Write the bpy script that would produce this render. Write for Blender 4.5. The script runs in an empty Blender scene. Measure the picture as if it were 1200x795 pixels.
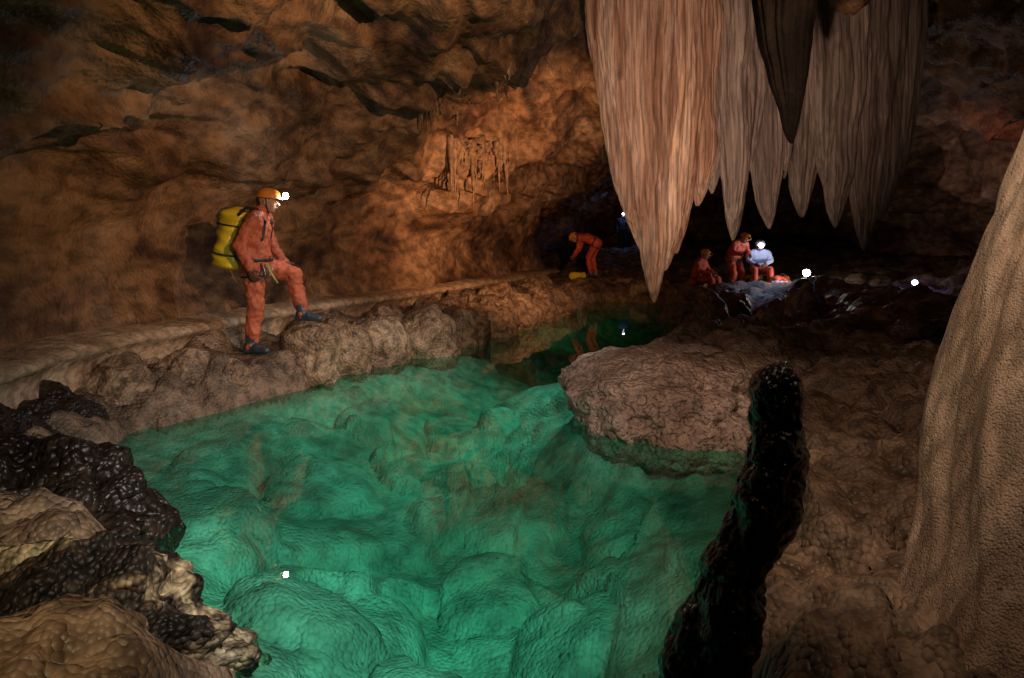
import bpy, bmesh, math, random
import numpy as np
from mathutils import Vector, Matrix
random.seed(4)
S = bpy.context.scene
COL = S.collection

# ------------------------------------------------------------------ noise
def _hash(x, y, z, s):
    with np.errstate(over='ignore'):
        n = (x.astype(np.int64)*374761393 + y.astype(np.int64)*668265263 + z.astype(np.int64)*1440662683 + s*974634777) & 0xffffffff
        n = ((n ^ (n >> 13))*1274126177) & 0xffffffff
        n = ((n ^ (n >> 15))*2246822519) & 0xffffffff
        n = n ^ (n >> 16)
    return (n & 0xffffff)/float(0xffffff)

def gnoise(p, seed=0):
    i = np.floor(p).astype(np.int64); f = p-i
    u = f*f*f*(f*(f*6-15)+10)
    out = np.zeros(len(p))
    for dx in (0, 1):
        wx = u[:, 0] if dx else 1-u[:, 0]
        for dy in (0, 1):
            wy = u[:, 1] if dy else 1-u[:, 1]
            for dz in (0, 1):
                wz = u[:, 2] if dz else 1-u[:, 2]
                a, b, c = i[:, 0]+dx, i[:, 1]+dy, i[:, 2]+dz
                g = ((_hash(a, b, c, seed)*2-1)*(f[:, 0]-dx)+(_hash(a, b, c, seed+11)*2-1)*(f[:, 1]-dy)
                     + (_hash(a, b, c, seed+23)*2-1)*(f[:, 2]-dz))
                out += wx*wy*wz*g
    return out*1.3

def fbm(p, octv=4, seed=0, gain=.5):
    a = 1.; o = np.zeros(len(p)); q = p.copy()
    for k in range(octv):
        o += a*gnoise(q, seed+k*101); q = q*2.03+7.1; a *= gain
    return o

def worley(p, seed=0, flat=False):
    i = np.floor(p).astype(np.int64); f = p-i
    F1 = np.full(len(p), 9.); F2 = np.full(len(p), 9.); ID = np.zeros(len(p))
    for dx in (-1, 0, 1):
        for dy in (-1, 0, 1):
            for dz in ((0,) if flat else (-1, 0, 1)):
                a, b, c = i[:, 0]+dx, i[:, 1]+dy, i[:, 2]+dz
                d = (dx+_hash(a, b, c, seed)-f[:, 0])**2+(dy+_hash(a, b, c, seed+5)-f[:, 1])**2
                if not flat:
                    d = d+(dz+_hash(a, b, c, seed+9)-f[:, 2])**2
                d = np.sqrt(d)
                m = d < F1
                F2 = np.where(m, F1, np.minimum(F2, d))
                ID = np.where(m, _hash(a, b, c, seed+31), ID)
                F1 = np.where(m, d, F1)
    return F1, F2, ID

def sstep(a, b, x):
    t = np.clip((x-a)/(b-a), 0, 1); return t*t*(3-2*t)

# ------------------------------------------------------------------ mesh helpers
def mesh_obj(name, verts, faces, mat=None, parent=None, smooth=True):
    me = bpy.data.meshes.new(name)
    me.from_pydata([tuple(v) for v in verts], [], [tuple(f) for f in faces])
    me.update()
    if smooth:
        me.polygons.foreach_set('use_smooth', [True]*len(me.polygons))
    o = bpy.data.objects.new(name, me); COL.objects.link(o)
    if mat: me.materials.append(mat)
    if parent: o.parent = parent
    return o

def grid_faces(nr, nc, wrap=False):
    r = np.arange(nr-1)[:, None]; c = np.arange(nc if wrap else nc-1)[None, :]
    a = r*nc+c; b = r*nc+(c+1) % nc
    return np.stack([a, b, b+nc, a+nc], -1).reshape(-1, 4).tolist()

def grid_normals(P):
    du = np.gradient(P, axis=0); dv = np.gradient(P, axis=1)
    n = np.cross(du, dv); n /= (np.linalg.norm(n, axis=2, keepdims=True)+1e-9)
    return n

_ico = {}
def ico(sub):
    if sub not in _ico:
        bm = bmesh.new(); bmesh.ops.create_icosphere(bm, subdivisions=sub, radius=1)
        bm.verts.ensure_lookup_table()
        _ico[sub] = (np.array([v.co[:] for v in bm.verts]), [[v.index for v in f.verts] for f in bm.faces]); bm.free()
    return _ico[sub]

def sweep(pts, radii, n=12, cap=True, sq=None):
    pts = [Vector(p) for p in pts]; V = []; F = []
    up = Vector((0, 0, 1))
    for i, p in enumerate(pts):
        t = (pts[min(i+1, len(pts)-1)]-pts[max(i-1, 0)]).normalized()
        a = t.cross(up)
        if a.length < .1: a = t.cross(Vector((0, 1, 0)))
        a.normalize(); b = t.cross(a).normalized()
        r = radii[i] if hasattr(radii, '__len__') else radii
        for k in range(n):
            an = 2*math.pi*k/n
            V.append(p+a*math.cos(an)*r*(sq or 1)+b*math.sin(an)*r)
    F = grid_faces(len(pts), n, True)
    if cap:
        F.append(list(range(n))[::-1]); F.append([(len(pts)-1)*n+k for k in range(n)])
    return V, F

# ------------------------------------------------------------------ materials
def nd(nt, t, **kw):
    n = nt.nodes.new(t)
    for k, v in kw.items(): setattr(n, k, v)
    return n

def rock_mat(name, cols, scale=1.2, rough=.6, bumps=((25, .012, 'V'), (60, .004, 'N')), stretch=(1, 1, 1), spec=.4, stain=.5, coat=0, rot=(0, 0, 0), lo=.3, hi=.7):
    m = bpy.data.materials.new(name); m.use_nodes = True; nt = m.node_tree
    B = nt.nodes['Principled BSDF']; L = nt.links.new
    tc = nd(nt, 'ShaderNodeTexCoord'); mp = nd(nt, 'ShaderNodeMapping'); mp.inputs['Scale'].default_value = stretch; mp.inputs['Rotation'].default_value = rot
    L(tc.outputs['Object'], mp.inputs['Vector'])
    n1 = nd(nt, 'ShaderNodeTexNoise'); n1.inputs['Scale'].default_value = scale; n1.inputs['Detail'].default_value = 4; n1.inputs['Roughness'].default_value = .65
    n1.inputs['Distortion'].default_value = .4
    L(mp.outputs[0], n1.inputs['Vector'])
    rp = nd(nt, 'ShaderNodeValToRGB'); el = rp.color_ramp.elements
    k = len(cols)
    el[0].position = lo; el[0].color = (*cols[0], 1); el[1].position = hi; el[1].color = (*cols[-1], 1)
    for i in range(1, k-1):
        e = el.new(lo+(hi-lo)*i/(k-1)); e.color = (*cols[i], 1)
    L(n1.outputs['Fac'], rp.inputs[0])
    n2 = nd(nt, 'ShaderNodeTexNoise'); n2.inputs['Scale'].default_value = scale*7; n2.inputs['Detail'].default_value = 3
    L(mp.outputs[0], n2.inputs['Vector'])
    mr = nd(nt, 'ShaderNodeMapRange'); mr.inputs[1].default_value = .38; mr.inputs[2].default_value = .6
    mr.inputs[3].default_value = 1-stain; mr.inputs[4].default_value = 1.1
    L(n2.outputs['Fac'], mr.inputs[0])
    mx = nd(nt, 'ShaderNodeMix', data_type='RGBA', blend_type='MULTIPLY'); mx.inputs[0].default_value = 1
    L(rp.outputs[0], mx.inputs[6]); L(mr.outputs[0], mx.inputs[7]); L(mx.outputs[2], B.inputs['Base Color'])
    r2 = nd(nt, 'ShaderNodeMapRange'); r2.inputs[3].default_value = rough-.22; r2.inputs[4].default_value = min(1, rough+.2)
    L(n2.outputs['Fac'], r2.inputs[0]); L(r2.outputs[0], B.inputs['Roughness'])
    B.inputs['Specular IOR Level'].default_value = spec
    if coat: B.inputs['Coat Weight'].default_value = coat; B.inputs['Coat Roughness'].default_value = .15
    prev = None
    for sc, dist, kind in bumps:
        if kind == 'V':
            t = nd(nt, 'ShaderNodeTexVoronoi'); t.feature = 'F1'
            pw = nd(nt, 'ShaderNodeMath', operation='MULTIPLY'); L(t.outputs['Distance'], pw.inputs[0]); L(t.outputs['Distance'], pw.inputs[1]); out = pw.outputs[0]
        else:
            t = nd(nt, 'ShaderNodeTexNoise'); t.inputs['Detail'].default_value = 2; out = t.outputs['Fac']
        t.inputs['Scale'].default_value = sc
        L(mp.outputs[0] if kind == 'S' else tc.outputs['Object'], t.inputs['Vector'])
        b = nd(nt, 'ShaderNodeBump'); b.inputs['Distance'].default_value = dist; b.inputs['Strength'].default_value = 1
        if kind == 'V': b.invert = True
        L(out, b.inputs['Height'])
        if prev: L(prev, b.inputs['Normal'])
        prev = b.outputs[0]
    if prev: L(prev, B.inputs['Normal'])
    return m

def plain(name, col, rough=.6, metal=0, bump=.0, soil=.35, scale=9):
    m = bpy.data.materials.new(name); m.use_nodes = True; nt = m.node_tree; B = nt.nodes['Principled BSDF']; L = nt.links.new
    tc = nd(nt, 'ShaderNodeTexCoord'); n = nd(nt, 'ShaderNodeTexNoise'); n.inputs['Scale'].default_value = scale; n.inputs['Detail'].default_value = 5
    L(tc.outputs['Object'], n.inputs['Vector'])
    mr = nd(nt, 'ShaderNodeMapRange'); mr.inputs[1].default_value = .38; mr.inputs[2].default_value = .65; mr.inputs[3].default_value = 1; mr.inputs[4].default_value = 1-soil
    L(n.outputs['Fac'], mr.inputs[0])
    mx = nd(nt, 'ShaderNodeMix', data_type='RGBA', blend_type='MULTIPLY'); mx.inputs[0].default_value = 1; mx.inputs[6].default_value = (*col, 1)
    L(mr.outputs[0], mx.inputs[7]); L(mx.outputs[2], B.inputs['Base Color'])
    B.inputs['Roughness'].default_value = rough; B.inputs['Metallic'].default_value = metal
    if bump:
        b = nd(nt, 'ShaderNodeBump'); b.inputs['Distance'].default_value = bump; L(n.outputs['Fac'], b.inputs['Height']); L(b.outputs[0], B.inputs['Normal'])
    return m

def emis(name, col, st):
    m = bpy.data.materials.new(name); m.use_nodes = True; nt = m.node_tree
    nt.nodes.remove(nt.nodes['Principled BSDF']); e = nd(nt, 'ShaderNodeEmission'); e.inputs[0].default_value = (*col, 1); e.inputs[1].default_value = st
    nt.links.new(e.outputs[0], nt.nodes['Material Output'].inputs[0]); return m

M_wall = rock_mat('wall_rock', [(.032, .015, .008), (.13, .06, .028), (.28, .145, .068), (.38, .21, .11), (.54, .34, .20)], .8, .6,
                  ((6, .05, 'N'), (28, .022, 'N')), stretch=(1.2, .6, 1.3), rot=(-.35, 0, 0), stain=.5)
M_ground = rock_mat('bank_rock', [(.06, .035, .02), (.20, .125, .08), (.38, .265, .18)], 1.3, .55,
                    ((11, .025, 'N'), (38, .016, 'V')), stain=.5)
M_bed = rock_mat('pool_sediment', [(.17, .16, .125), (.44, .42, .35), (.68, .66, .58)], 1.0, .85, ((12, .012, 'N'), (42, .012, 'V')), stain=.32)
# sediment line: the bed turns to brown rock toward the surface
nt = M_bed.node_tree; Bn = nt.nodes['Principled BSDF']; src = Bn.inputs['Base Color'].links[0].from_socket
gg = nd(nt, 'ShaderNodeNewGeometry'); sp = nd(nt, 'ShaderNodeSeparateXYZ'); nt.links.new(gg.outputs['Position'], sp.inputs[0])
mrr = nd(nt, 'ShaderNodeMapRange'); mrr.inputs[1].default_value = -.14; mrr.inputs[2].default_value = -.01; nt.links.new(sp.outputs['Z'], mrr.inputs[0])
mm = nd(nt, 'ShaderNodeMix', data_type='RGBA'); nt.links.new(mrr.outputs[0], mm.inputs[0]); nt.links.new(src, mm.inputs[6]); mm.inputs[7].default_value = (.22, .15, .10, 1)
nt.links.new(mm.outputs[2], Bn.inputs['Base Color'])
M_boulder = rock_mat('popcorn_rock', [(.26, .16, .115), (.44, .30, .225), (.58, .43, .34)], 1.5, .55,
                     ((12, .02, 'N'), (26, .030, 'V'), (75, .006, 'V')), stain=.35)
M_bank = rock_mat('bank_boulder', [(.10, .055, .03), (.26, .16, .095), (.40, .28, .18)], 1.8, .45,
                  ((9, .03, 'N'), (34, .014, 'V')), stain=.55)
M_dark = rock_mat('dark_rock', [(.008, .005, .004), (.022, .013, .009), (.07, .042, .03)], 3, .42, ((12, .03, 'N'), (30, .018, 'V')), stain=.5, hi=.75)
M_pale = rock_mat('pale_popcorn_rock', [(.012, .008, .006), (.05, .03, .018), (.36, .27, .16), (.70, .60, .40)], 2.6, .6, ((13, .03, 'N'), (42, .02, 'V')), stain=.6, lo=.45, hi=.65)
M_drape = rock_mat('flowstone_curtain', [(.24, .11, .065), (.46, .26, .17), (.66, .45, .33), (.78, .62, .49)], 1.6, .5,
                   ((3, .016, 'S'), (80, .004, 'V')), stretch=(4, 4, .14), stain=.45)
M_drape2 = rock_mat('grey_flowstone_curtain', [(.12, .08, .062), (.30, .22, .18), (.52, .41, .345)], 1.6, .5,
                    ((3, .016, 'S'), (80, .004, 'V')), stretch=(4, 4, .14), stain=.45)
M_col = rock_mat('flowstone_column', [(.22, .14, .095), (.40, .28, .195), (.56, .43, .32)], 1.0, .5,
                 ((7, .025, 'S'), (120, .005, 'V')), stretch=(1.8, 1.8, .4), stain=.4)
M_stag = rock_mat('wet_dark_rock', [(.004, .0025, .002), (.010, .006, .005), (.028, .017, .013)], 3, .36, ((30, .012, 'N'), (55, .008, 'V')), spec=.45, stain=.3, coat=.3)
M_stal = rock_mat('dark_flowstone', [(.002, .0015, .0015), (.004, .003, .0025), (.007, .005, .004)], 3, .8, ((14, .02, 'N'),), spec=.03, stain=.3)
M_ledge = rock_mat('ledge_rock', [(.26, .15, .085), (.44, .29, .18), (.60, .44, .30)], 2, .6, ((10, .02, 'N'), (40, .006, 'V')), stain=.35)
M_small = rock_mat('small_stalactite_rock', [(.12, .06, .03), (.26, .15, .08), (.40, .26, .15)], 2, .6, ((20, .012, 'N'),), stain=.4)

# ------------------------------------------------------------------ cave plan
RY = np.array([-4, 1, 3, 4.4, 5.4, 6.5, 8.5, 11.3, 14.5, 18, 19.4, 20.4, 22, 25, 28, 32, 37.])
RX = np.array([-2.7, -3.1, -3.3, -3.3, -3.4, -3.25, -2.66, -1.4, -.18, 1.05, 1.35, .9, .5, 1.2, 2.4, 3.6, 5.])
def rim(y):
    k = np.array([-.35, -.17, 0, .17, .35])
    return sum(np.interp(y+d, RY, RX) for d in k)/5
def wallx(y): return rim(y)-.45

POOL = [(-.97, 2.33), (-.7, 1.2), (.1, .9), (.55, 1.6), (.72, 2.3), (1.0, 3.0), (1.35, 4.0), (1.75, 4.9), (1.2, 5.2), (.8, 5.6), (.85, 6.8), (1.3, 7.8),
        (1.9, 8.8), (2.6, 9.6), (4.4, 9.9), (5.0, 11.5), (4.4, 14), (3.4, 15.4), (2.4, 16.3), (1.7, 16), (.83, 13.3), (.1, 11.7), (-.75, 10),
        (-1.75, 7.9), (-2.05, 6.9), (-2.50, 6), (-2.95, 5.2), (-2.95, 4.5), (-2.3, 4.1), (-1.8, 3.1), (-1.35, 2.8)]
def pool_sd(x, y):
    n = len(POOL); d = np.full(x.shape, 99.); ins = np.zeros(x.shape, bool)
    for i in range(n):
        ax, ay = POOL[i]; bx, by = POOL[(i+1) % n]
        ex, ey = bx-ax, by-ay
        t = np.clip(((x-ax)*ex+(y-ay)*ey)/(ex*ex+ey*ey), 0, 1)
        d = np.minimum(d, np.hypot(x-ax-t*ex, y-ay-t*ey))
        c = (ay > y) != (by > y)
        ins ^= c & (x < (bx-ax)*(y-ay)/((by-ay) if by != ay else 1e-9)+ax)
    return np.where(ins, -d, d)

STAMPS = [(-2.65, 7.0, .38, .34), (1.98, 17.0, .5, .54), (5.2, 16.0, .6, .2), (4.2, 15.6, .5, .2), (5.8, 16.1, .5, .25), (4.9, 30, .6, .94)]
# rounded sediment mounds on the pool floor: x, y, radius, height
MOUNDS = [(-1.75, 4.0, .36, .17), (-.95, 3.55, .50, .22), (-.15, 4.25, .30, .15), (.30, 3.6, .32, .16), (-1.45, 5.2, .42, .16), (-.7, 6.0, .5, .16), (0, 5.1, .42, .14),
          (.35, 6.1, .4, .14), (-1.3, 6.8, .45, .16), (-.3, 2.9, .35, .17), (-.45, 7.3, .5, .15), (.2, 7.9, .45, .14), (-2.2, 5.1, .3, .10), (-.55, 4.9, .22, .10), (.75, 4.7, .3, .12), (.4, 2.4, .3, .14)]
def height(x, y):
    p = np.stack([x, y, np.zeros_like(x)], 1)
    d = pool_sd(x, y)+.13*gnoise(p*2.2, 3)+.05*gnoise(p*6, 4)
    pw = p.copy(); pw[:, :2] += .22*np.stack([gnoise(p*1.3, 8), gnoise(p*1.3, 9)], 1)
    px_, py_ = x+.09*gnoise(p*2.0, 91)+.010*gnoise(p*8, 93), y+.09*gnoise(p*2.0, 92)+.010*gnoise(p*8, 94)
    mounds = np.zeros_like(x)
    for mx_, my_, mr_, mh_ in MOUNDS:
        r2 = ((px_-mx_)**2+((py_-my_)/1.15)**2)/mr_**2
        mounds = np.maximum(mounds, mh_*np.clip(1-r2, 0, 1)**.36)
    G1, G2, GD = worley(pw*2.4+5, 17, True)
    dome2 = np.clip(1-(G1/.42)**2, 0, 1)**.6*.045*(GD > .5)
    di = np.clip(-d, 0, 9)
    tn = gnoise(p*.5+3.3, 41)+.14*gnoise(p*2.1, 42)
    terr = .20*sstep(.0, .025, tn)*sstep(-.25, .35, tn)**.3+.12*sstep(-.28, -.255, tn+.1*gnoise(p*1.3, 44))
    bed = -.95*(1-np.exp(-di/.75))+np.clip(di/.5, 0, 1)*(mounds+dome2+terr)+.07*gnoise(p*.8, 20)*np.clip(di/.4, 0, 1)+.02*gnoise(p*2.2, 23)*np.clip(di/.4, 0, 1)+.005*fbm(p*7, 3, 21)
    bed = np.minimum(bed, -.9*np.clip(di, 0, .09))
    do = np.clip(d, 0, 9)
    H1, H2, HD = worley(pw*1.9+3, 22, True)
    K1, K2, KD = worley(pw*5+1, 27, True)
    pil = np.clip(1-(H1/.75)**2, 0, 1)**.5*(.10+.20*HD)+np.clip(1-(K1/.7)**2, 0, 1)**.5*.06
    base = .05+.18*(1-np.exp(-do/.22))+.10*np.clip(do, 0, 1.2)
    right = sstep(.5, 1.2, x)*sstep(6, 4.5, y)
    base2 = .04+.42*np.clip(do/1.3, 0, 1)**.8
    q = base2*10+1.2*gnoise(p*1.5, 77); terrace = (np.floor(q)+sstep(.6, 1, q-np.floor(q)))/10
    base = base*(1-right)+np.clip(terrace, .02, 1)*right
    bank = base+np.clip(do/.25, 0, 1)*(pil*(1-.1*right)-.09)+.06*fbm(p*3, 4, 30)+.03*gnoise(p*14, 33)
    bank = bank+.65*sstep(18, 30, y)+.35*sstep(6, 10, x-y*.1)+.25*fbm(p*.5, 2, 55)*sstep(3, 6, x)
    dw = x-rim(y)
    bank = np.where(dw < .9, np.maximum(bank, .10+.16*fbm(p*3, 3, 31)), bank)
    h = np.where(d < 0, bed, np.minimum(bank, do*2.2))
    for sx, sy, r, z in STAMPS:
        w = sstep(r*1.25, r*.55, np.hypot(x-sx, y-sy)); h = h*(1-w)+(z+.015*gnoise(p*12, 60))*w
    return h, d

def build_ground():
    ny, nx = 640, 620
    t = np.linspace(0, 1, ny); ys = -3.9+41*(.30*t+.70*t**2.6)
    s = np.linspace(0, 1, nx)
    xs = np.interp(s, [0, .06, .84, 1], [-6.5, -3.8, 4.0, 15])
    X, Y = np.meshgrid(xs, ys)
    Z, D = height(X.ravel(), Y.ravel())
    V = np.stack([X.ravel(), Y.ravel(), Z], 1)
    F = grid_faces(ny, nx)
    o = mesh_obj('cave_ground', V, F, M_ground); o.data.materials.append(M_bed)
    fa = np.array(F); zm = Z[fa].max(1)
    o.data.polygons.foreach_set('material_index', (zm < -.015).astype(np.int32))
build_ground()

def water():
    m = bpy.data.materials.new('pool_water'); m.use_nodes = True; nt = m.node_tree; L = nt.links.new
    nt.nodes.remove(nt.nodes['Principled BSDF'])
    tr = nd(nt, 'ShaderNodeBsdfTransparent'); tr.inputs[0].default_value = (.43, .95, .82, 1)
    gl = nd(nt, 'ShaderNodeBsdfGlossy'); gl.inputs['Roughness'].default_value = .01
    # Schlick reflectance for an air-water surface, same from both sides
    g = nd(nt, 'ShaderNodeNewGeometry'); dt = nd(nt, 'ShaderNodeVectorMath', operation='DOT_PRODUCT'); L(g.outputs['Incoming'], dt.inputs[0]); L(g.outputs['Normal'], dt.inputs[1])
    ab = nd(nt, 'ShaderNodeMath', operation='ABSOLUTE'); L(dt.outputs['Value'], ab.inputs[0])
    om = nd(nt, 'ShaderNodeMath', operation='SUBTRACT'); om.inputs[0].default_value = 1; L(ab.outputs[0], om.inputs[1])
    pw = nd(nt, 'ShaderNodeMath', operation='POWER'); L(om.outputs[0], pw.inputs[0]); pw.inputs[1].default_value = 5
    ma = nd(nt, 'ShaderNodeMath', operation='MULTIPLY_ADD'); L(pw.outputs[0], ma.inputs[0]); ma.inputs[1].default_value = .98; ma.inputs[2].default_value = .02
    tc = nd(nt, 'ShaderNodeTexCoord'); n = nd(nt, 'ShaderNodeTexNoise'); n.inputs['Scale'].default_value = 3; n.inputs['Detail'].default_value = 0
    L(tc.outputs['Object'], n.inputs['Vector'])
    b = nd(nt, 'ShaderNodeBump'); b.inputs['Distance'].default_value = .001; L(n.outputs['Fac'], b.inputs['Height'])
    L(b.outputs[0], gl.inputs['Normal'])
    mx = nd(nt, 'ShaderNodeMixShader'); L(ma.outputs[0], mx.inputs[0]); L(tr.outputs[0], mx.inputs[1]); L(gl.outputs[0], mx.inputs[2])
    L(mx.outputs[0], nt.nodes['Material Output'].inputs['Surface'])
    v = nd(nt, 'ShaderNodeVolumeAbsorption'); v.inputs[0].default_value = (.10, .86, .72, 1); v.inputs[1].default_value = .45
    L(v.outputs[0], nt.nodes['Material Output'].inputs['Volume'])
    x0, x1, y0, y1, z0 = -3.6, 5.8, .3, 17.5, -3.
    V = [(x0, y0, z0), (x1, y0, z0), (x1, y1, z0), (x0, y1, z0), (x0, y0, 0), (x1, y0, 0), (x1, y1, 0), (x0, y1, 0)]
    F = [(0, 3, 2, 1), (4, 5, 6, 7), (0, 1, 5, 4), (1, 2, 6, 5), (2, 3, 7, 6), (3, 0, 4, 7)]
    mesh_obj('pool_water', V, F, m, smooth=False)
water()

# ------------------------------------------------------------------ cave shell
def shell():
    ny, nt_ = 520, 480
    t = np.linspace(0, 1, ny); ys = -4+41*(.45*t+.55*t**1.9)
    prof = np.array([(.30, -1.5), (.12, .2), (0, .62), (-.12, 1.0), (-.22, 1.5), (-.05, 2.1), (.38, 2.7), (1.1, 3.35), (2.2, 3.95), (3.8, 4.4), (6, 4.7), (8.6, 4.6), (10.4, 3.8), (11.5, 2.4), (11.9, 1), (12, -1.5)])
    seg = np.r_[0, np.cumsum(np.hypot(*np.diff(prof, axis=0).T))]; seg /= seg[-1]
    tt = np.linspace(0, 1, nt_); tt = .75*tt+.25*tt**2
    px = np.interp(tt, seg, prof[:, 0]); pz = np.interp(tt, seg, prof[:, 1])
    ker = np.ones(9)/9
    px = np.convolve(np.pad(px, 4, 'edge'), ker, 'valid'); pz = np.convolve(np.pad(pz, 4, 'edge'), ker, 'valid')
    Y, _ = np.meshgrid(ys, tt, indexing='ij')
    X = wallx(ys)[:, None]+px[None, :]; Z = np.repeat(pz[None, :], ny, 0)
    e = np.clip(np.minimum((ys+4)/1.5, (37-ys)/5), 0, 1)**.5
    cx = wallx(ys)+6
    X = cx[:, None]+(X-cx[:, None])*e[:, None]; Z = 1+(Z-1)*e[:, None]
    P = np.stack([X, Y, Z], -1)
    N = -grid_normals(P)
    ctr = np.stack([np.repeat(cx[:, None], nt_, 1), Y, np.full_like(Y, 2)], -1)
    sgn = np.sign(((ctr-P)*N).sum(-1, keepdims=True)); N = N*np.where(sgn == 0, 1, sgn)
    p = P.reshape(-1, 3)
    amp = .24+.76*sstep(1.2, 2.6, p[:, 2])
    q = p*np.array([1, .7, 1.15])
    q = q+.5*np.stack([gnoise(p*.8, 71), gnoise(p*.8, 72), gnoise(p*.8, 73)], 1)
    big = fbm(q*.45, 3, 80)*.75
    ridg = 1-np.abs(gnoise(q*.9, 84))*2
    F1, F2, ID = worley(q*.85, 90)
    dr = np.array([.2, .92, .33]); dr /= np.linalg.norm(dr)
    al = p@dr; perp = p-al[:, None]*dr
    bq = perp*1.9+dr*al[:, None]*.38+.35*np.stack([gnoise(p*1.1, 61), gnoise(p*1.1, 62), gnoise(p*1.1, 63)], 1)
    band = (1-np.abs(gnoise(bq, 64))*2.2)*.15+(1-np.abs(gnoise(bq*2.3, 65))*2.2)*.06
    disp = amp*(big+.14*ridg+.22*(F1-.5)+band)+(.12+.88*amp)*(.07*fbm(p*3.2, 5, 95, .55)+.05*(1-np.abs(gnoise(p*2.1, 97))*2))
    P2 = P+N*disp.reshape(ny, nt_, 1)
    return P2, mesh_obj('cave_wall', P2.reshape(-1, 3), grid_faces(ny, nt_), M_wall)
SH, wall = shell()
from mathutils.bvhtree import BVHTree
bvh = BVHTree.FromPolygons([tuple(v) for v in SH.reshape(-1, 3)], grid_faces(SH.shape[0], SH.shape[1]))

def ledge():
    ys = np.r_[np.linspace(-2, 12, 420), np.linspace(12.03, 19.6, 160)]
    prof = np.array([(-1.0, .70), (-.4, .68), (-.15, .665), (-.04, .655), (.02, .63), (.035, .60), (.01, .565), (-.07, .53), (-.12, .42), (-.08, .30), (.02, .05)])
    P = np.zeros((len(ys), len(prof), 3))
    n1 = gnoise(np.stack([ys*1.4, ys*0, ys*0], 1), 5)*.10+gnoise(np.stack([ys*5, ys*0, ys*0], 1), 6)*.04
    zz = gnoise(np.stack([ys*.5, ys*0+3, ys*0], 1), 7)*.04
    for j, (a, b) in enumerate(prof):
        P[:, j, 0] = rim(ys)+a+n1; P[:, j, 1] = ys; P[:, j, 2] = b+zz
    P = P.reshape(-1, 3); P[:, 0] += .02*gnoise(P*9, 8); P[:, 2] += .015*gnoise(P*11, 9)
    mesh_obj('rock_ledge', P, grid_faces(len(ys), len(prof)), M_ledge)
ledge()

# ------------------------------------------------------------------ rocks
def rock(name, c, r, mat, sub=5, seed=1, lump=.22, pil=.12, pscale=2.6, fine=.03, rot=0, power=1.0):
    U, F = ico(sub)
    V = U.copy()
    V = np.sign(V)*np.abs(V)**power
    q = V*1.3+seed*3.7
    W1, W2, WI = worley(V*np.array(r)*pscale*1.0+seed*5.1, seed)
    k = 1+lump*fbm(q, 3, seed)+pil*(np.sqrt(np.clip(1-(W1/.85)**2, 0, 1))-.5)
    X1, X2, XI = worley(V*np.array(r)*pscale*3.3+seed, seed+3)
    k += pil*.35*(np.sqrt(np.clip(1-(X1/.85)**2, 0, 1))-.5)+fine*fbm(V*np.array(r)*9+seed, 4, seed+8)
    V = V*k[:, None]*np.array(r)
    ca, sa = math.cos(rot), math.sin(rot)
    V = np.stack([V[:, 0]*ca-V[:, 1]*sa, V[:, 0]*sa+V[:, 1]*ca, V[:, 2]], 1)+np.array(c)
    return mesh_obj(name, V, F, mat)

rock('popcorn_boulder', (1.40, 5.95, .07), (.82, 1.05, .40), M_boulder, 6, 3, .20, .18, 2.8, .06, power=.86)
for i, (x, y, rx, ry, rz, z) in enumerate([
    (-3.25, 5.65, .30, .30, .32, .14), (-2.95, 6.1, .30, .24, .32, .14), (-2.62, 6.32, .20, .20, .24, .14), (-2.12, 7.2, .34, .28, .28, .12),
    (-1.98, 7.75, .42, .34, .38, .18), (-1.62, 8.3, .42, .40, .36, .14), (-1.15, 9.0, .50, .45, .42, .14), (-1.75, 9.2, .5, .4, .44, .12),
    (-.75, 9.9, .48, .45, .40, .10), (-1.1, 10.4, .5, .4, .5, .12), (-.35, 10.8, .50, .5, .44, .1), (.05, 11.7, .45, .5, .46, .08), (-.3, 12.2, .5, .5, .55, .1),
    (.42, 12.7, .45, .5, .46, .08), (.8, 13.7, .5, .5, .47, .02), (.5, 14.3, .5, .5, .58, .1), (1.15, 14.9, .5, .5, .5, 0),
    (1.18, 2.75, .24, .22, .20, .04), (1.45, 3.2, .27, .24, .22, .08), (1.62, 3.75, .27, .26, .22, .10), (1.85, 4.25, .3, .26, .22, .1), (2.15, 4.8, .34, .3, .24, .12), (1.0, 2.3, .22, .2, .16, .02)]):
    rock('bank_boulder', (x, y, z), (rx*.88, ry*.88, rz), M_bank, 5, 10+i, .26, .16, 2.8, .05, rot=i*.8, power=.9)
rock('bank_boulder', (-2.13, 7.24, .36), (.30, .24, .235), M_bank, 5, 41, .10, .06, 3, .02, power=.8)
rock('dark_boulder', (-2.5, 3.45, -.02), (.66, .52, .42), M_dark, 6, 51, .28, .25, 3.0, .10)
rock('dark_boulder', (-3.3, 4.1, .0), (.55, .5, .42), M_dark, 6, 52, .25, .22, 3.0, .08)
rock('dark_boulder', (-3.45, 5.0, .05), (.42, .4, .36), M_dark, 5, 53, .25, .2, 3.0, .08)
rock('popcorn_rock', (-1.62, 2.28, -.04), (.58, .42, .36), M_pale, 6, 55, .36, .32, 4.2, .20)
rock('popcorn_rock', (-2.35, 2.6, .03), (.50, .42, .36), M_pale, 6, 56, .32, .28, 4.2, .18)
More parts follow.
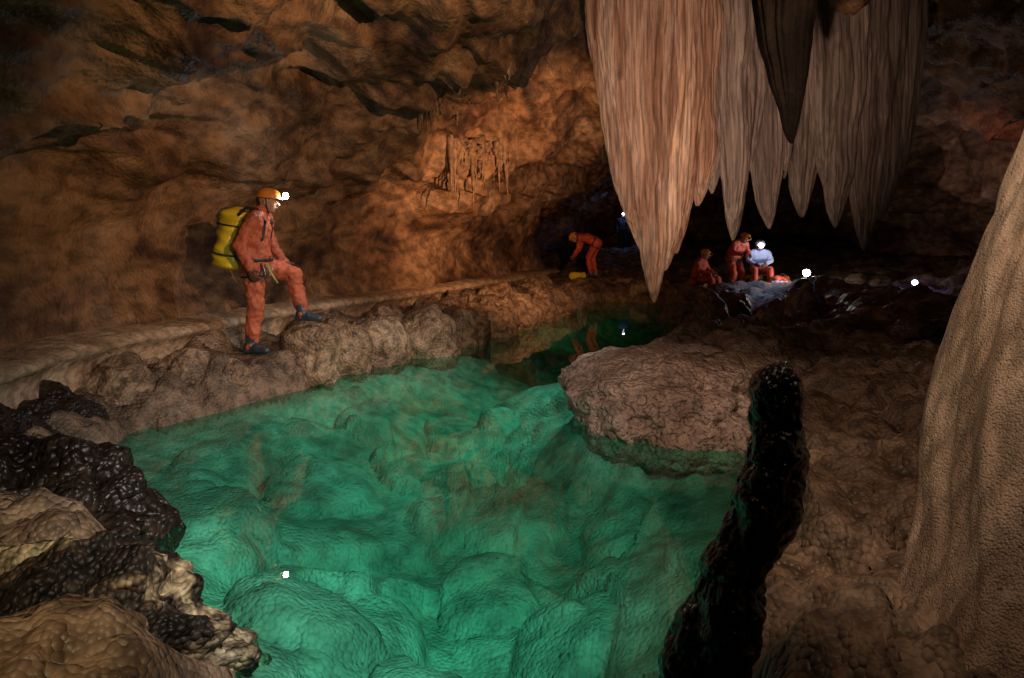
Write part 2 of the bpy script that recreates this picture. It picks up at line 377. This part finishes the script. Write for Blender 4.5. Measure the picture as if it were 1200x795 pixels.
for i, (x, y, rx, ry, rz, z, m) in enumerate([
    (3.35, 12.4, .60, .45, .50, .05, M_bank), (4.1, 12.9, .45, .4, .42, .05, M_bank), (4.75, 11.0, .38, .34, .60, .1, M_bank), (5.1, 9.1, .72, .5, .55, .05, M_bank),
    (4.4, 9.4, .38, .3, .3, .1, M_dark), (5.9, 9.8, .7, .5, .5, .1, M_bank), (2.7, 8.2, .6, .5, .3, .0, M_bank), (3.4, 8.4, .5, .5, .3, .05, M_bank), (2.3, 16.9, .7, .4, .36, .05, M_bank),
    (3.4, 16.4, .7, .5, .42, .05, M_bank), (4.35, 16.2, .55, .4, .38, .1, M_bank), (6.3, 15.3, .8, .5, .42, .0, M_bank), (5.75, 16.35, .4, .3, .50, .2, M_bank), (7.6, 14.2, .9, .6, .45, .0, M_dark),
    (2.65, 6.8, .45, .45, .32, .05, M_bank), (2.3, 7.8, .6, .45, .3, .05, M_bank), (2.9, 5.4, .5, .45, .34, .1, M_bank), (3.6, 6.8, .6, .6, .4, .1, M_bank), (4.5, 7.4, .6, .5, .45, .1, M_dark)]):
    rock('cave_boulder', (x, y, z), (rx, ry, rz), m, 5, 70+i, .25, .18, 2.4, .06, rot=i*.7)

# ------------------------------------------------------------------ speleothems
def blades(name, items, mat, y0, seed=1, tk=2.7):
    V = []; F = []
    for b, (xt, xb, w, dpt, zt, dy) in enumerate(items):
        nz, na = 220, 150
        ztop = 5.2
        t = np.linspace(0, 1, nz); z = ztop+(zt-ztop)*t
        th = np.linspace(0, 2*math.pi, na, endpoint=False)
        L_ = (z-zt)
        wid = w*(1-np.exp(-(L_/(w*tk))**.9))*(1+.25*np.clip((z-2.2)/2, 0, 1))+.008
        dep = dpt*(1-np.exp(-(L_/(w*tk*.85))**.9))+.008
        cx = xt+(xb-xt)*t**1.6
        T, TH = np.meshgrid(t, th, indexing='ij'); Zm = z[:, None]+0*TH
        ph = 1.3*b+seed
        fl = 1+.24*np.abs(np.sin(TH*3.5+ph+.4*np.sin(Zm*.9+b)))**.6+.10*np.abs(np.sin(TH*9+ph*2+.4*np.sin(Zm*1.7)))**.8
        fl -= .22
        fl += .018*np.abs(np.sin(Zm*14+3*np.sin(TH*3+b)))
        X = cx[:, None]+wid[:, None]*np.cos(TH)*fl; Yv = y0+dy+dep[:, None]*np.sin(TH)*fl
        P = np.stack([X, Yv, Zm], -1).reshape(-1, 3)
        P[:, 0] += .07*gnoise(P*np.array([1.5, 1.5, 1.2]), seed+b)+.010*gnoise(P*7, seed+b+9)
        P[:, 1] += .08*gnoise(P*np.array([2.5, 1.5, .8]), seed+b+4)+.015*gnoise(P*np.array([9, 9, 4]), seed+b+2)
        off = len(V); V += P.tolist()
        F += [[i+off for i in f] for f in grid_faces(nz, na, True)]
        F.append([off+(nz-1)*na+k for k in range(na)])
    return mesh_obj(name, V, F, mat)

blades('stalactite_curtain', [(.84, 1.04, .15, .14, 1.92, .08), (1.00, 1.20, .19, .17, 1.40, -.03), (1.22, 1.33, .22, .19, .90, -.14), (1.46, 1.46, .20, .17, 1.20, -.04),
                              (1.68, 1.62, .20, .16, 1.34, .05), (1.86, 1.80, .14, .14, 1.80, .1), (.95, 1.12, .10, .1, 1.66, -.17)], M_drape, 6.5, 2, 3.1)
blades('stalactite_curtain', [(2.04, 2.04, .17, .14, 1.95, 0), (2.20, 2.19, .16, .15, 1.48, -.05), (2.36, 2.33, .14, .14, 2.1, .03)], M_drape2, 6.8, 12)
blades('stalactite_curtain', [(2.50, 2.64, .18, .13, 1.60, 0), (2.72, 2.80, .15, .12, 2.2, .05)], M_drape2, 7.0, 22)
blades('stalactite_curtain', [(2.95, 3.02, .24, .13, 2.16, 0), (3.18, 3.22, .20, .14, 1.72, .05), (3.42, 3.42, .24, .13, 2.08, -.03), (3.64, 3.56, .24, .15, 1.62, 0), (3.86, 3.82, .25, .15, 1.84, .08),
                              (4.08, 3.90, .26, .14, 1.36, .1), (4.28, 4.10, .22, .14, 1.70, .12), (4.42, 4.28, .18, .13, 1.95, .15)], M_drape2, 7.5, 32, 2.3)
blades('dark_stalactite', [(1.40, 1.60, .17, .12, 2.04, 0)], M_stal, 3.85, 42)

def wall_cluster(pts, seed):
    V = []; F = []; rnd = random.Random(seed)
    for (x, y, z, ln, r) in pts:
        hit = bvh.ray_cast(Vector((x+2.5, y-1.2, z)), Vector((-.9, .43, 0)).normalized())
        if hit[0] is None: continue
        h = hit[0]; base = Vector((h.x-.05, h.y, h.z+.16))
        n = 11; P = []; R = []
        for k in range(n):
            t = k/(n-1); P.append(base+Vector((.04*t+.01*rnd.uniform(-1, 1), -.02*t, -ln*t))); R.append(r*(1-t**1.2)*(1+.2*rnd.uniform(-1, 1))+.003)
        v, f = sweep(P, R, 9); off = len(V); V += v; F += [[i+off for i in ff] for ff in f]
    if V: mesh_obj('small_stalactites', V, F, M_small)
def cl(x, y, z, dx, n, lmin, lmax, r, seed):
    rr = random.Random(seed)
    wall_cluster([(x+dx*(k/n-.5)+rr.uniform(-.03, .03), y+dx*1.8*(k/n-.5), z+rr.uniform(-.10, .10), rr.uniform(lmin, lmax)*(1 if rr.random() < .5 else .5), r*rr.uniform(.6, 1.4)) for k in range(n)], seed)
cl(-.40, 11.6, 3.05, .8, 34, .4, 1.3, .065, 1)
cl(-1.75, 9.9, 3.45, .7, 18, .25, .85, .05, 2)

def stalagmite():
    zs = np.array([-.25, 0, .21, .45, .65, .875, 1.0, 1.075, 1.12, 1.145]); xs = np.array([.46, .50, .565, .64, .685, .762, .785, .797, .805, .81])
    rs = np.array([.16, .138, .118, .098, .084, .076, .070, .060, .055, .004])
    nz, na = 420, 150
    t = np.linspace(0, 1, nz); z = np.interp(t, np.linspace(0, 1, 40), np.r_[np.linspace(-.25, 1.05, 30), 1.05+.09*np.sin(np.linspace(.15, math.pi/2, 10))])
    x = np.interp(z, zs, xs)+.012*np.sin(z*9+1)+.008*np.sin(z*21); r = np.interp(z, zs, rs)
    r = np.where(z > 1.05, .066*np.sqrt(np.clip(1-((z-1.05)/.0905)**2, 0, 1)), r)
    th = np.linspace(0, 2*math.pi, na, endpoint=False)
    P = np.stack([np.cos(th)[None, :]*r[:, None], np.sin(th)[None, :]*r[:, None]*1.05, 0*th[None, :]+z[:, None]], -1)
    U = np.stack([np.cos(th)[None, :]+0*r[:, None], np.sin(th)[None, :]+0*r[:, None], 0*th[None, :]+0*r[:, None]], -1).reshape(-1, 3)
    p = P.reshape(-1, 3)
    W, _, _ = worley(p*13, 4); W2, _, _ = worley(p*38, 6)
    d = .024*(np.sqrt(np.clip(1-(W/.85)**2, 0, 1))-.5)+.007*(np.sqrt(np.clip(1-(W2/.85)**2, 0, 1))-.5)+.034*fbm(p*6, 4, 7)
    d *= np.clip(np.hypot(p[:, 0], p[:, 1])/.06, 0, 1)
    p = p+U*d[:, None]; P = p.reshape(nz, na, 3); P[:, :, 0] += x[:, None]; P[:, :, 1] += 2.0
    F = grid_faces(nz, na, True); F.append([(nz-1)*na+k for k in range(na)])
    mesh_obj('stalagmite', P.reshape(-1, 3), F, M_stag)
stalagmite()

def column():
    zs = [-1, -.2, .1, .35, .8, 1.4, 2.0, 3.0, 4.2, 5.4]
    cx = [2.5, 2.55, 2.6, 2.72, 2.9, 2.95, 3.0, 3.05, 3.1, 3.1]; cy = [1.25, 1.35, 1.5, 1.75, 2.1, 2.3, 2.4, 2.45, 2.5, 2.5]
    rr = [1.95, 1.78, 1.60, 1.45, 1.42, 1.19, .92, .76, .82, 1.3]
    nz, na = 340, 560
    z = np.linspace(-1, 5.4, nz); sm = lambda a: np.convolve(np.pad(np.interp(z, zs, a), 10, 'edge'), np.ones(21)/21, 'valid')
    X0, Y0, R = sm(cx), sm(cy), sm(rr)
    th = np.linspace(0, 2*math.pi, na, endpoint=False)
    T, Z = np.meshgrid(th, z)
    cyl = np.stack([np.cos(T)*1.4, np.sin(T)*1.4, Z*.35], -1).reshape(-1, 3)
    d = .10*fbm(cyl*1.6, 3, 3)+.10*np.abs(gnoise(cyl*np.array([3, 3, .9]), 5))+.04*np.abs(gnoise(cyl*np.array([8, 8, 1.5]), 15))+.008*gnoise(cyl*np.array([9, 9, 20]), 6)
    Rm = R[:, None]+d.reshape(nz, na)-.03
    P = np.stack([X0[:, None]+np.cos(T)*Rm, Y0[:, None]+np.sin(T)*Rm, Z], -1)
    mesh_obj('flowstone_column', P.reshape(-1, 3), grid_faces(nz, na, True), M_col)
column()

# ------------------------------------------------------------------ people
M_suit = plain('orange_caving_suit', (.56, .13, .06), .6, 0, .012, .4, 7)
M_red = plain('red_caving_suit', (.60, .08, .03), .65, 0, .01, .4, 7)
M_skin = plain('skin', (.48, .27, .19), .5, 0, 0, .15)
M_glove = plain('glove_fabric', (.16, .06, .04), .8, 0, .004, .4, 20)
M_boot = plain('rubber_boot', (.045, .06, .09), .4, 0, .004, .4)
M_helm = plain('helmet_shell', (.75, .26, .04), .35, 0, 0, .25)
M_helm_w = plain('white_helmet_shell', (.7, .7, .68), .35, 0, 0, .25)
M_yel = plain('yellow_pvc', (.80, .62, .03), .38, 0, .01, .25, 6)
M_blk = plain('black_webbing', (.02, .02, .022), .6)
M_met = plain('carabiner_metal', (.55, .55, .56), .3, 1)
M_wht = plain('white_shirt', (.45, .5, .68), .8, 0, .006, .15)
M_blu = plain('blue_fabric', (.02, .03, .07), .8, 0, .006, .2)
M_eye = plain('eye_white', (.5, .48, .45), .4); M_hair = plain('dark_hair', (.03, .02, .015), .6)
M_mouth = plain('lips', (.35, .12, .10), .5)
M_rope = plain('rope', (.35, .4, .15), .8)

def blobs(name, segs, mat, parent, vox, smooth=4, disp=0, dsize=.08):
    U, F = ico(3 if vox < .012 else 2)
    V = []; FF = []
    for p0, r0, p1, r1 in segs:
        p0 = np.array(p0, float); p1 = np.array(p1, float); L_ = np.linalg.norm(p1-p0)
        n = max(1, int(math.ceil(L_/(.3*max(.004, min(r0, r1))))))
        for k in range(n+1):
            t = k/n; c = p0*(1-t)+p1*t; r = r0*(1-t)+r1*t
            off = len(V); V += (U*r+c).tolist(); FF += [[i+off for i in f] for f in F]
    o = mesh_obj(name, V, FF, mat, parent)
    m = o.modifiers.new('r', 'REMESH'); m.mode = 'VOXEL'; m.voxel_size = vox; m.use_smooth_shade = True
    s = o.modifiers.new('s', 'SMOOTH'); s.iterations = smooth; s.factor = .5
    if disp:
        for k, (ds, st) in enumerate(((dsize, disp), (dsize*.4, disp*.45))):
            tx = bpy.data.textures.new(name+'_folds', 'CLOUDS'); tx.noise_scale = ds; tx.noise_depth = 2
            d = o.modifiers.new('d%d' % k, 'DISPLACE'); d.texture = tx; d.strength = st; d.mid_level = .5
    return o

def V3(*a): return np.array(a, float)
def unit(v): v = np.array(v, float); return v/np.linalg.norm(v)

def caver(name, loc, rotz, J, suit=None, lamp=None, helm=None, q=1.0, trousers=None, bag=False, scale=1.0):
    suit = suit or M_suit; helm = helm or M_helm
    E = bpy.data.objects.new(name, None); COL.objects.link(E); E.location = loc; E.rotation_euler = (0, 0, rotz); E.scale = (scale,)*3
    P, C, N, H = [V3(*J[k]) for k in ('pelvis', 'chest', 'neck', 'head')]
    ft = unit(C-P); side = V3(0, 1, 0)
    segs = []
    SHL = {}
    for s, sg in (('R', -1), ('L', 1)):
        hip = P+side*sg*.10; sh = N+side*sg*.19-ft*.07 if 'sh'+s not in J else V3(*J['sh'+s])
        kn, an = V3(*J['kn'+s]), V3(*J['an'+s]); el, wr = V3(*J['el'+s]), V3(*J['wr'+s])
        top = [(P+side*sg*.085, .125, C+side*sg*.085, .118), (C+side*sg*.085, .12, sh-side*sg*.05, .085), (sh, .078, el, .058), (el, .060, wr, .043), (N, .075, sh, .072)]
        leg = [(hip, .112, kn, .080), (kn, .082, kn*.55+an*.45+0, .075), (kn*.55+an*.45, .075, an, .057)]
        SHL[s] = (sh, el, wr, kn, an)
        segs.append((top, leg))
    mid = [(P, .13, C, .125), (C, .12, N-ft*.03, .08), (N-ft*.03, .075, N+unit(H-N)*.05, .062)]
    alltop = segs[0][0]+segs[1][0]+mid; alleg = segs[0][1]+segs[1][1]+[(P, .13, P+ft*.02, .13)]
    if trousers:
        blobs('upper_body', alltop, suit, E, .014/q, 4, .02); blobs('legs', [(a, b*1.03, c, d*1.03) for a, b, c, d in alleg], trousers, E, .014/q, 4, .02)
    else:
        blobs('suit_body', alltop+alleg, suit, E, .011/q, 3, .045, .085)
    for s in 'RL':
        an = SHL[s][4]; td = unit(V3(*J.get('toe'+s, (1, 0, 0))))
        kn = SHL[s][3]; up = unit(kn-an)
        b = [(an+up*.12, .062, an, .052), (an-V3(0, 0, .01)-td*.03, .045, an-V3(0, 0, .015)+td*.06, .045), (an-V3(0, 0, .03)+td*.06, .046, an-V3(0, 0, .045)+td*.17, .036),
             (an-V3(0, 0, .05)-td*.05, .032, an-V3(0, 0, .05)+td*.18, .03)]
        blobs('boot_'+s, b, M_boot, E, .010/q, 3)
    for s, sg in (('R', -1), ('L', 1)):
        sh, el, wr = SHL[s][:3]; d = unit(wr-el); pn = V3(*J.get('palm'+s, (.5, -sg*.8, -.2))); pn = unit(pn-d*pn.dot(d)); sd = np.cross(d, pn)
        if sd[0] < 0: sd = -sd
        hs = [(wr-d*.02, .036, wr+d*.02, .034), (wr+d*.02+sd*.016, .025, wr+d*.085+sd*.028, .017), (wr+d*.02, .025, wr+d*.088, .018), (wr+d*.02-sd*.018, .023, wr+d*.08-sd*.03, .016)]
        for k, ln in zip((1.5, .5, -.5, -1.5), (.85, 1, .93, .72)):
            b0 = wr+d*.085+sd*k*.021; c1 = b0+(d*.9+pn*.3)*.036*ln; c2 = c1+(d*.55+pn*.8)*.028*ln; c3 = c2+(d*.05+pn*1)*.02*ln
            hs += [(b0, .0105, c1, .0098), (c1, .0098, c2, .009), (c2, .009, c3, .008)]
        t0 = wr+d*.03+sd*.03; t1 = t0+(sd*.7+d*.6+pn*.2)*.04; t2 = t1+(sd*.2+d*.8+pn*.5)*.032
        hs += [(wr+d*.02+sd*.015, .019, t0, .014), (t0, .014, t1, .0115), (t1, .0115, t2, .0095)]
        blobs('hand_'+s, hs, M_glove, E, .0055/q, 2)
    f = unit(V3(*J.get('face', (1, 0, 0)))); up = unit(V3(0, 0, 1)-f*f[2]*1.0); up = unit(up-f*up.dot(f)); sd = np.cross(up, f)
    hp = [(H-f*.015+up*.025, .088, H+f*.02+up*.025, .082), (H+f*.025-up*.03, .066, H+f*.045-up*.075, .042), (H-f*.02-up*.03, .07, H-f*.02-up*.01, .075),
          (H+f*.095+up*.0, .011, H+f*.113-up*.028, .014), (H+f*.08+up*.02-sd*.03, .016, H+f*.08+up*.02+sd*.03, .016),
          (H+f*.085-up*.055-sd*.014, .011, H+f*.085-up*.055+sd*.014, .011), (H-f*.01-up*.07, .056, N, .056)]
    for g in (-1, 1):
        hp += [(H-f*.01+sd*g*.085+up*.01, .014, H-f*.015+sd*g*.085-up*.03, .010), (H+f*.055+sd*g*.035-up*.02, .028, H+f*.05+sd*g*.04-up*.03, .026)]
    blobs('head', hp, M_skin, E, .0075/q, 2)
    def ball(nm, c, r, mat):
        U, F = ico(2); mesh_obj(nm, U*np.array(r)+c, F, mat, E)
    for g in (-1, 1):
        ball('eye', H+f*.083+sd*g*.031+up*.003, .0125, M_eye); ball('pupil', H+f*.094+sd*g*.031+up*.003, .006, M_hair)
        ball('eyebrow', H+f*.096+sd*g*.031+up*.024, .008, M_hair)
    blobs('mouth', [(H+f*.098-up*.052-sd*.02, .005, H+f*.098-up*.052+sd*.02, .005)], M_mouth, E, .003, 1)
    blobs('hair', [(H-f*.05-up*.0, .066, H-f*.045-up*.045, .06)], M_hair, E, .008/q, 1)
    nr, na = 14, 36; V = []
    for i in range(nr):
        a = i/(nr-3)*math.pi/2 if i <= nr-3 else math.pi/2
        rad = math.sin(a); hh = math.cos(a)
        if i == nr-2: rad = 1.10; hh = -.06
        if i == nr-1: rad = 1.08; hh = -.12
        for k in range(na):
            t = 2*math.pi*k/na
            rdg = 1+.02*math.cos(6*t)*math.sin(a*2)
            V.append(H+up*.045+up*.092*hh*1.05+f*(.128*rad*rdg*math.cos(t)+.005)+sd*.108*rad*rdg*math.sin(t))
    mesh_obj('helmet', V, grid_faces(nr, na, True), helm, E)
    for g in (-1, 1):
        v, fc = sweep([H+sd*g*.10+up*.03, H+sd*g*.09-up*.04+f*.01, H+sd*g*.04-up*.115+f*.03], .006, 6); mesh_obj('chin_strap', v, fc, M_blk, E)
    lp = H+f*.138+up*.075
    v, fc = sweep([lp-f*.02, lp+f*.012, lp+f*.02], [.026, .028, .02], 14); mesh_obj('headlamp_housing', v, fc, M_blk, E)
    if lamp:
        col, st, pw = lamp
        ball('headlamp_led', lp+f*.026, .034 if q > .9 else .05, emis('led', col, st))
        ld = bpy.data.lights.new('headlamp_beam', 'SPOT'); ld.energy = pw; ld.color = col; ld.spot_size = math.radians(120); ld.spot_blend = .8; ld.shadow_soft_size = .02
        lo = bpy.data.objects.new('headlamp_beam', ld); COL.objects.link(lo); lo.parent = E
        dirv = Vector(unit(f-V3(0, 0, .25))); lo.location = Vector(lp+f*.08); lo.rotation_euler = dirv.to_track_quat('-Z', 'Y').to_euler()
    def loop(c, ax, rx, ry, r, nm, mat):
        ax = unit(ax); s1 = side; s2 = unit(np.cross(ax, s1)); pts = [c+s1*math.cos(a)*ry+s2*math.sin(a)*rx for a in np.linspace(0, 2*math.pi, 33)]
        v, fc = sweep(pts, r, 6, False); mesh_obj(nm, v, fc, mat, E)
    loop(P+ft*.06, ft, .148, .228, .016, 'belt', M_blk)
    for s in 'RL':
        sh, el, wr, kn, an = SHL[s]; sg = -1 if s == 'R' else 1; hp_ = P+side*sg*.10
        c = hp_*.75+kn*.25; loop(c, kn-hp_, .118, .118, .011, 'leg_loop', M_blk)
    if bag:
        for k, (a, b) in enumerate(((-.05, .05), (.03, .09), (.10, .06))):
            c = P+V3(.13+a*.3, -.16+.06*k, -.02)
            pts = [c+V3(math.cos(t)*.018, 0, math.sin(t)*.045-.04) for t in np.linspace(0, 2*math.pi, 17)]
            v, fc = sweep(pts, .005, 6, False); mesh_obj('carabiner', v, fc, M_met, E)
        pts = [P+V3(.14, -.1, .03)+V3(.11*math.sin(t*math.pi), -.05*t, -.20*math.sin(t*math.pi)**.8) for t in np.linspace(0, 1, 20)]
        v, fc = sweep(pts, .006, 8); mesh_obj('lanyard_rope', v, fc, M_rope, E)
        pts = [P+V3(.10, -.17, .03)+V3(.07*math.sin(t*math.pi), -.06*math.sin(t*3), -.20*math.sin(t*math.pi)) for t in np.linspace(0, 1, 20)]
        v, fc = sweep(pts, .008, 8); mesh_obj('lanyard_rope', v, fc, M_blk, E)
        a0 = V3(-.27, .03, .84); a1 = V3(-.15, .03, 1.50); ax = unit(a1-a0); s1 = V3(0, 1, 0); s2 = np.cross(s1, ax)
        nz, na = 40, 40; V = []
        for i in range(nz):
            t = i/(nz-1); e = min(1, (t/.07))**.5 if t < .07 else (1 if t < .88 else max(.25, 1-((t-.88)/.12)**1.5*.8))
            for k in range(na):
                th = 2*math.pi*k/na; wob = 1+.07*math.sin(3*th+9*t)+.05*math.sin(t*21+2*th)+.03*math.sin(t*37-3*th)
                r = .148*e*wob
                V.append(a0+ax*t*.66+s1*math.cos(th)*r*1.2+s2*math.sin(th)*r-s2*.02*math.sin(t*math.pi))
        Fc = grid_faces(nz, na, True); Fc.append(list(range(na))[::-1]); Fc.append([(nz-1)*na+k for k in range(na)])
        mesh_obj('backpack', V, Fc, M_yel, E)
        for t in (.25, .7):
            c = a0+ax*t*.66; pts = [c+s1*math.cos(q_)*.19+s2*math.sin(q_)*.165-s2*.015 for q_ in np.linspace(0, 2*math.pi, 33)]
            v, fc = sweep(pts, .009, 6, False); mesh_obj('bag_strap', v, fc, M_blk, E)
        for g in (-1, 1):
            pts = [V3(-.12, g*.12, 1.40), V3(-.04, g*.13, 1.475), V3(.07, g*.13, 1.46), V3(.15, g*.125, 1.33), V3(.12, g*.14, 1.16), V3(-.02, g*.18, 1.02), V3(-.14, g*.14, .98)]
            P2 = []
            for i in range(len(pts)-1):
                for t in (0, .33, .66): P2.append(pts[i]*(1-t)+pts[i+1]*t)
            P2.append(pts[-1]); v, fc = sweep(P2, .016, 8); mesh_obj('shoulder_strap', v, fc, M_blk, E)
    return E

WH = (.85, .92, 1.0)
main = dict(pelvis=(.02, 0, .89), chest=(.02, 0, 1.18), neck=(.055, 0, 1.43), head=(.135, .01, 1.545), face=(.99, .05, -.12),
            knR=(.05, -.10, .48), anR=(-.01, -.09, .09), toeR=(1, -.25, 0), knL=(.36, .13, .80), anL=(.46, .12, .39), toeL=(1, -.1, -.05),
            elR=(-.06, -.27, 1.10), wrR=(.05, -.29, .87), elL=(.10, .26, 1.12), wrL=(.25, .20, .92))
caver('caver', (-2.63, 6.96, .335), math.radians(4), main, lamp=(WH, 220, 16), bag=True)

bend = dict(pelvis=(-.12, 0, .86), chest=(.14, 0, .98), neck=(.34, 0, 1.02), head=(.45, 0, .99), face=(.6, 0, -.8),
            knR=(.02, -.12, .48), anR=(-.06, -.12, .09), knL=(.08, .12, .48), anL=(.02, .12, .09), elR=(.32, -.2, .74), wrR=(.45, -.14, .55), elL=(.32, .2, .74), wrL=(.45, .12, .52))
caver('caver', (2.0, 17.0, .54), math.radians(165), bend, suit=M_red, q=.6)
stoop = dict(pelvis=(-.08, 0, .84), chest=(.04, 0, 1.08), neck=(.16, 0, 1.26), head=(.27, 0, 1.31), face=(.8, 0, -.5),
             knR=(.06, -.12, .47), anR=(-.08, -.14, .09), knL=(.10, .12, .47), anL=(.08, .14, .09), elR=(.14, -.25, .98), wrR=(.34, -.16, .92), elL=(.14, .25, .98), wrL=(.34, .1, .90))
caver('caver', (5.24, 16.0, .2), math.radians(-60), stoop, suit=M_red, q=.6)
sit = dict(pelvis=(-.05, 0, .50), chest=(.02, 0, .76), neck=(.08, 0, .98), head=(.16, 0, 1.09), face=(.9, 0, -.4),
           knR=(.38, -.16, .54), anR=(.42, -.16, .10), knL=(.38, .18, .54), anL=(.46, .18, .10), elR=(.12, -.26, .74), wrR=(.34, -.14, .66), elL=(.12, .26, .74), wrL=(.34, .10, .66))
caver('caver', (4.30, 15.75, .04), math.radians(-40), sit, suit=M_red, q=.6)
caver('caver', (5.82, 16.1, .25), math.radians(-100), sit, suit=M_wht, trousers=M_red, helm=M_helm_w, lamp=((.5, .65, 1), 60, 12), q=.6)
stand = dict(pelvis=(0, 0, .92), chest=(0, 0, 1.2), neck=(.02, 0, 1.45), head=(.06, 0, 1.56), face=(1, 0, -.05),
             knR=(.03, -.11, .5), anR=(0, -.12, .09), knL=(.06, .11, .5), anL=(.05, .13, .09), elR=(-.03, -.27, 1.14), wrR=(.08, -.25, .9), elL=(.0, .27, 1.14), wrL=(.12, .24, .9))
caver('caver', (4.8, 29.5, .94), math.radians(-95), stand, suit=M_blu, lamp=((.35, .45, 1), 70, 3), q=.5)

def tackle(name, loc, rot, L_, r, mat):
    nz, na = 24, 24; V = []
    for i in range(nz):
        t = i/(nz-1); e = min(1, t/.1, (1-t)/.12+.25)**.5
        for k in range(na):
            th = 2*math.pi*k/na; rr = r*e*(1+.08*math.sin(3*th+t*9)+.04*math.sin(t*25))
            V.append((math.cos(rot)*(t-.5)*L_-math.sin(rot)*math.cos(th)*rr, math.sin(rot)*(t-.5)*L_+math.cos(rot)*math.cos(th)*rr, math.sin(th)*rr+r*.9))
    F = grid_faces(nz, na, True); F.append(list(range(na))[::-1]); F.append([(nz-1)*na+k for k in range(na)])
    E = bpy.data.objects.new(name, None); COL.objects.link(E); E.location = loc
    mesh_obj('bag_body', V, F, mat, E)
    v, f = sweep([(0, 0, 2*r), (.08, .02, 2.25*r), (.16, 0, 1.95*r)], .01, 6); mesh_obj('handle', v, f, M_blk, E)
tackle('tackle_bag', (1.62, 16.9, .5), .3, .45, .09, M_yel)
tackle('tackle_bag', (6.15, 15.7, .38), .6, .6, .14, M_red)
tackle('tackle_bag', (6.0, 15.3, .36), -.4, .4, .10, M_wht)
tackle('tackle_bag', (4.9, 15.6, .25), .2, .5, .12, M_yel)

def lantern(name, loc, col, st, pw, r=.03, lcol=None):
    E = bpy.data.objects.new(name, None); COL.objects.link(E); E.location = loc
    v, f = sweep([(0, .09, 0), (0, .02, 0), (0, 0, 0)], [.03, .035, .045], 16); mesh_obj('housing', v, f, M_blk, E)
    v, f = sweep([(0, .05, 0), (0, .05, -.25)], .012, 8); mesh_obj('stem', v, f, M_blk, E)
    U, F = ico(2); mesh_obj('lamp_glass', U*r+np.array((0, -.02, 0)), F, emis('lamp_glow', col, st), E)
    ld = bpy.data.lights.new('light', 'POINT'); ld.energy = pw; ld.color = lcol or col; ld.shadow_soft_size = .03
    lo = bpy.data.objects.new('light', ld); COL.objects.link(lo); lo.parent = E; lo.location = (0, -.14, .08)
lantern('cave_lamp', (6.55, 15.2, .74), (.8, .88, 1), 60, 34, .08, (1, .86, .70))
lantern('cave_lamp', (8.25, 14.0, .60), (.30, .35, 1), 40, 3, .055)

# ------------------------------------------------------------------ photographer's lamps
def spot(name, loc, tgt, pw, col, ang, blend=.6, rad=.05):
    ld = bpy.data.lights.new(name, 'SPOT'); ld.energy = pw; ld.color = col; ld.spot_size = math.radians(ang); ld.spot_blend = blend; ld.shadow_soft_size = rad
    o = bpy.data.objects.new(name, ld); COL.objects.link(o); o.location = loc
    o.rotation_euler = (Vector(tgt)-Vector(loc)).to_track_quat('-Z', 'Y').to_euler()
    return o
spot('flash_wall', (1.9, 1.9, 2.9), (-2.3, 8.4, 2.5), 700, (1, .62, .36), 72, 1, .03)
spot('flash_far_wall', (1.5, 8.6, 1.9), (-.2, 12.5, 2.3), 760, (1, .54, .28), 100, 1, .03)
spot('flash_pool', (.45, 1.2, 2.1), (-1.4, 5.0, -.6), 540, (1, .95, .88), 68, 1, .012)
spot('flash_pool_far', (1.2, 7.3, 2.4), (-1.3, 7.2, -.5), 250, (1, .95, .88), 88, 1, .012)
spot('flash_left', (-.7, 1.0, 1.9), (-1.75, 2.3, .2), 95, (1, .80, .46), 42, .8, .01)
spot('flash_right', (1.0, 1.85, 2.9), (1.9, 3.3, .4), 115, (1, .74, .54), 84, 1, .03)
spot('flash_boulder', (.2, 1.7, 2.6), (1.45, 5.8, .2), 250, (1, .76, .60), 28, 1, .02)
spot('flash_curtain', (.4, 1.6, 1.0), (1.85, 7, 3), 680, (1, .69, .52), 46, 1, .03)
spot('flash_back', (6.2, 10.5, 3.0), (8.8, 12, 2.4), 45, (1, .34, .22), 80, 1)

w = bpy.data.worlds.new('World'); S.world = w; w.use_nodes = True
bg = w.node_tree.nodes['Background']; bg.inputs[0].default_value = (.02, .025, .04, 1); bg.inputs[1].default_value = .02

cam = bpy.data.cameras.new('camera'); co = bpy.data.objects.new('camera', cam); COL.objects.link(co); S.camera = co
co.location = (0, 0, 1.5); co.rotation_euler = (math.radians(90), 0, 0)
cam.lens = 24; cam.sensor_width = 36; cam.shift_y = -.098; cam.clip_end = 200; cam.clip_start = .05
S.view_settings.view_transform = 'Standard'; S.view_settings.look = 'None'; S.view_settings.exposure = 0
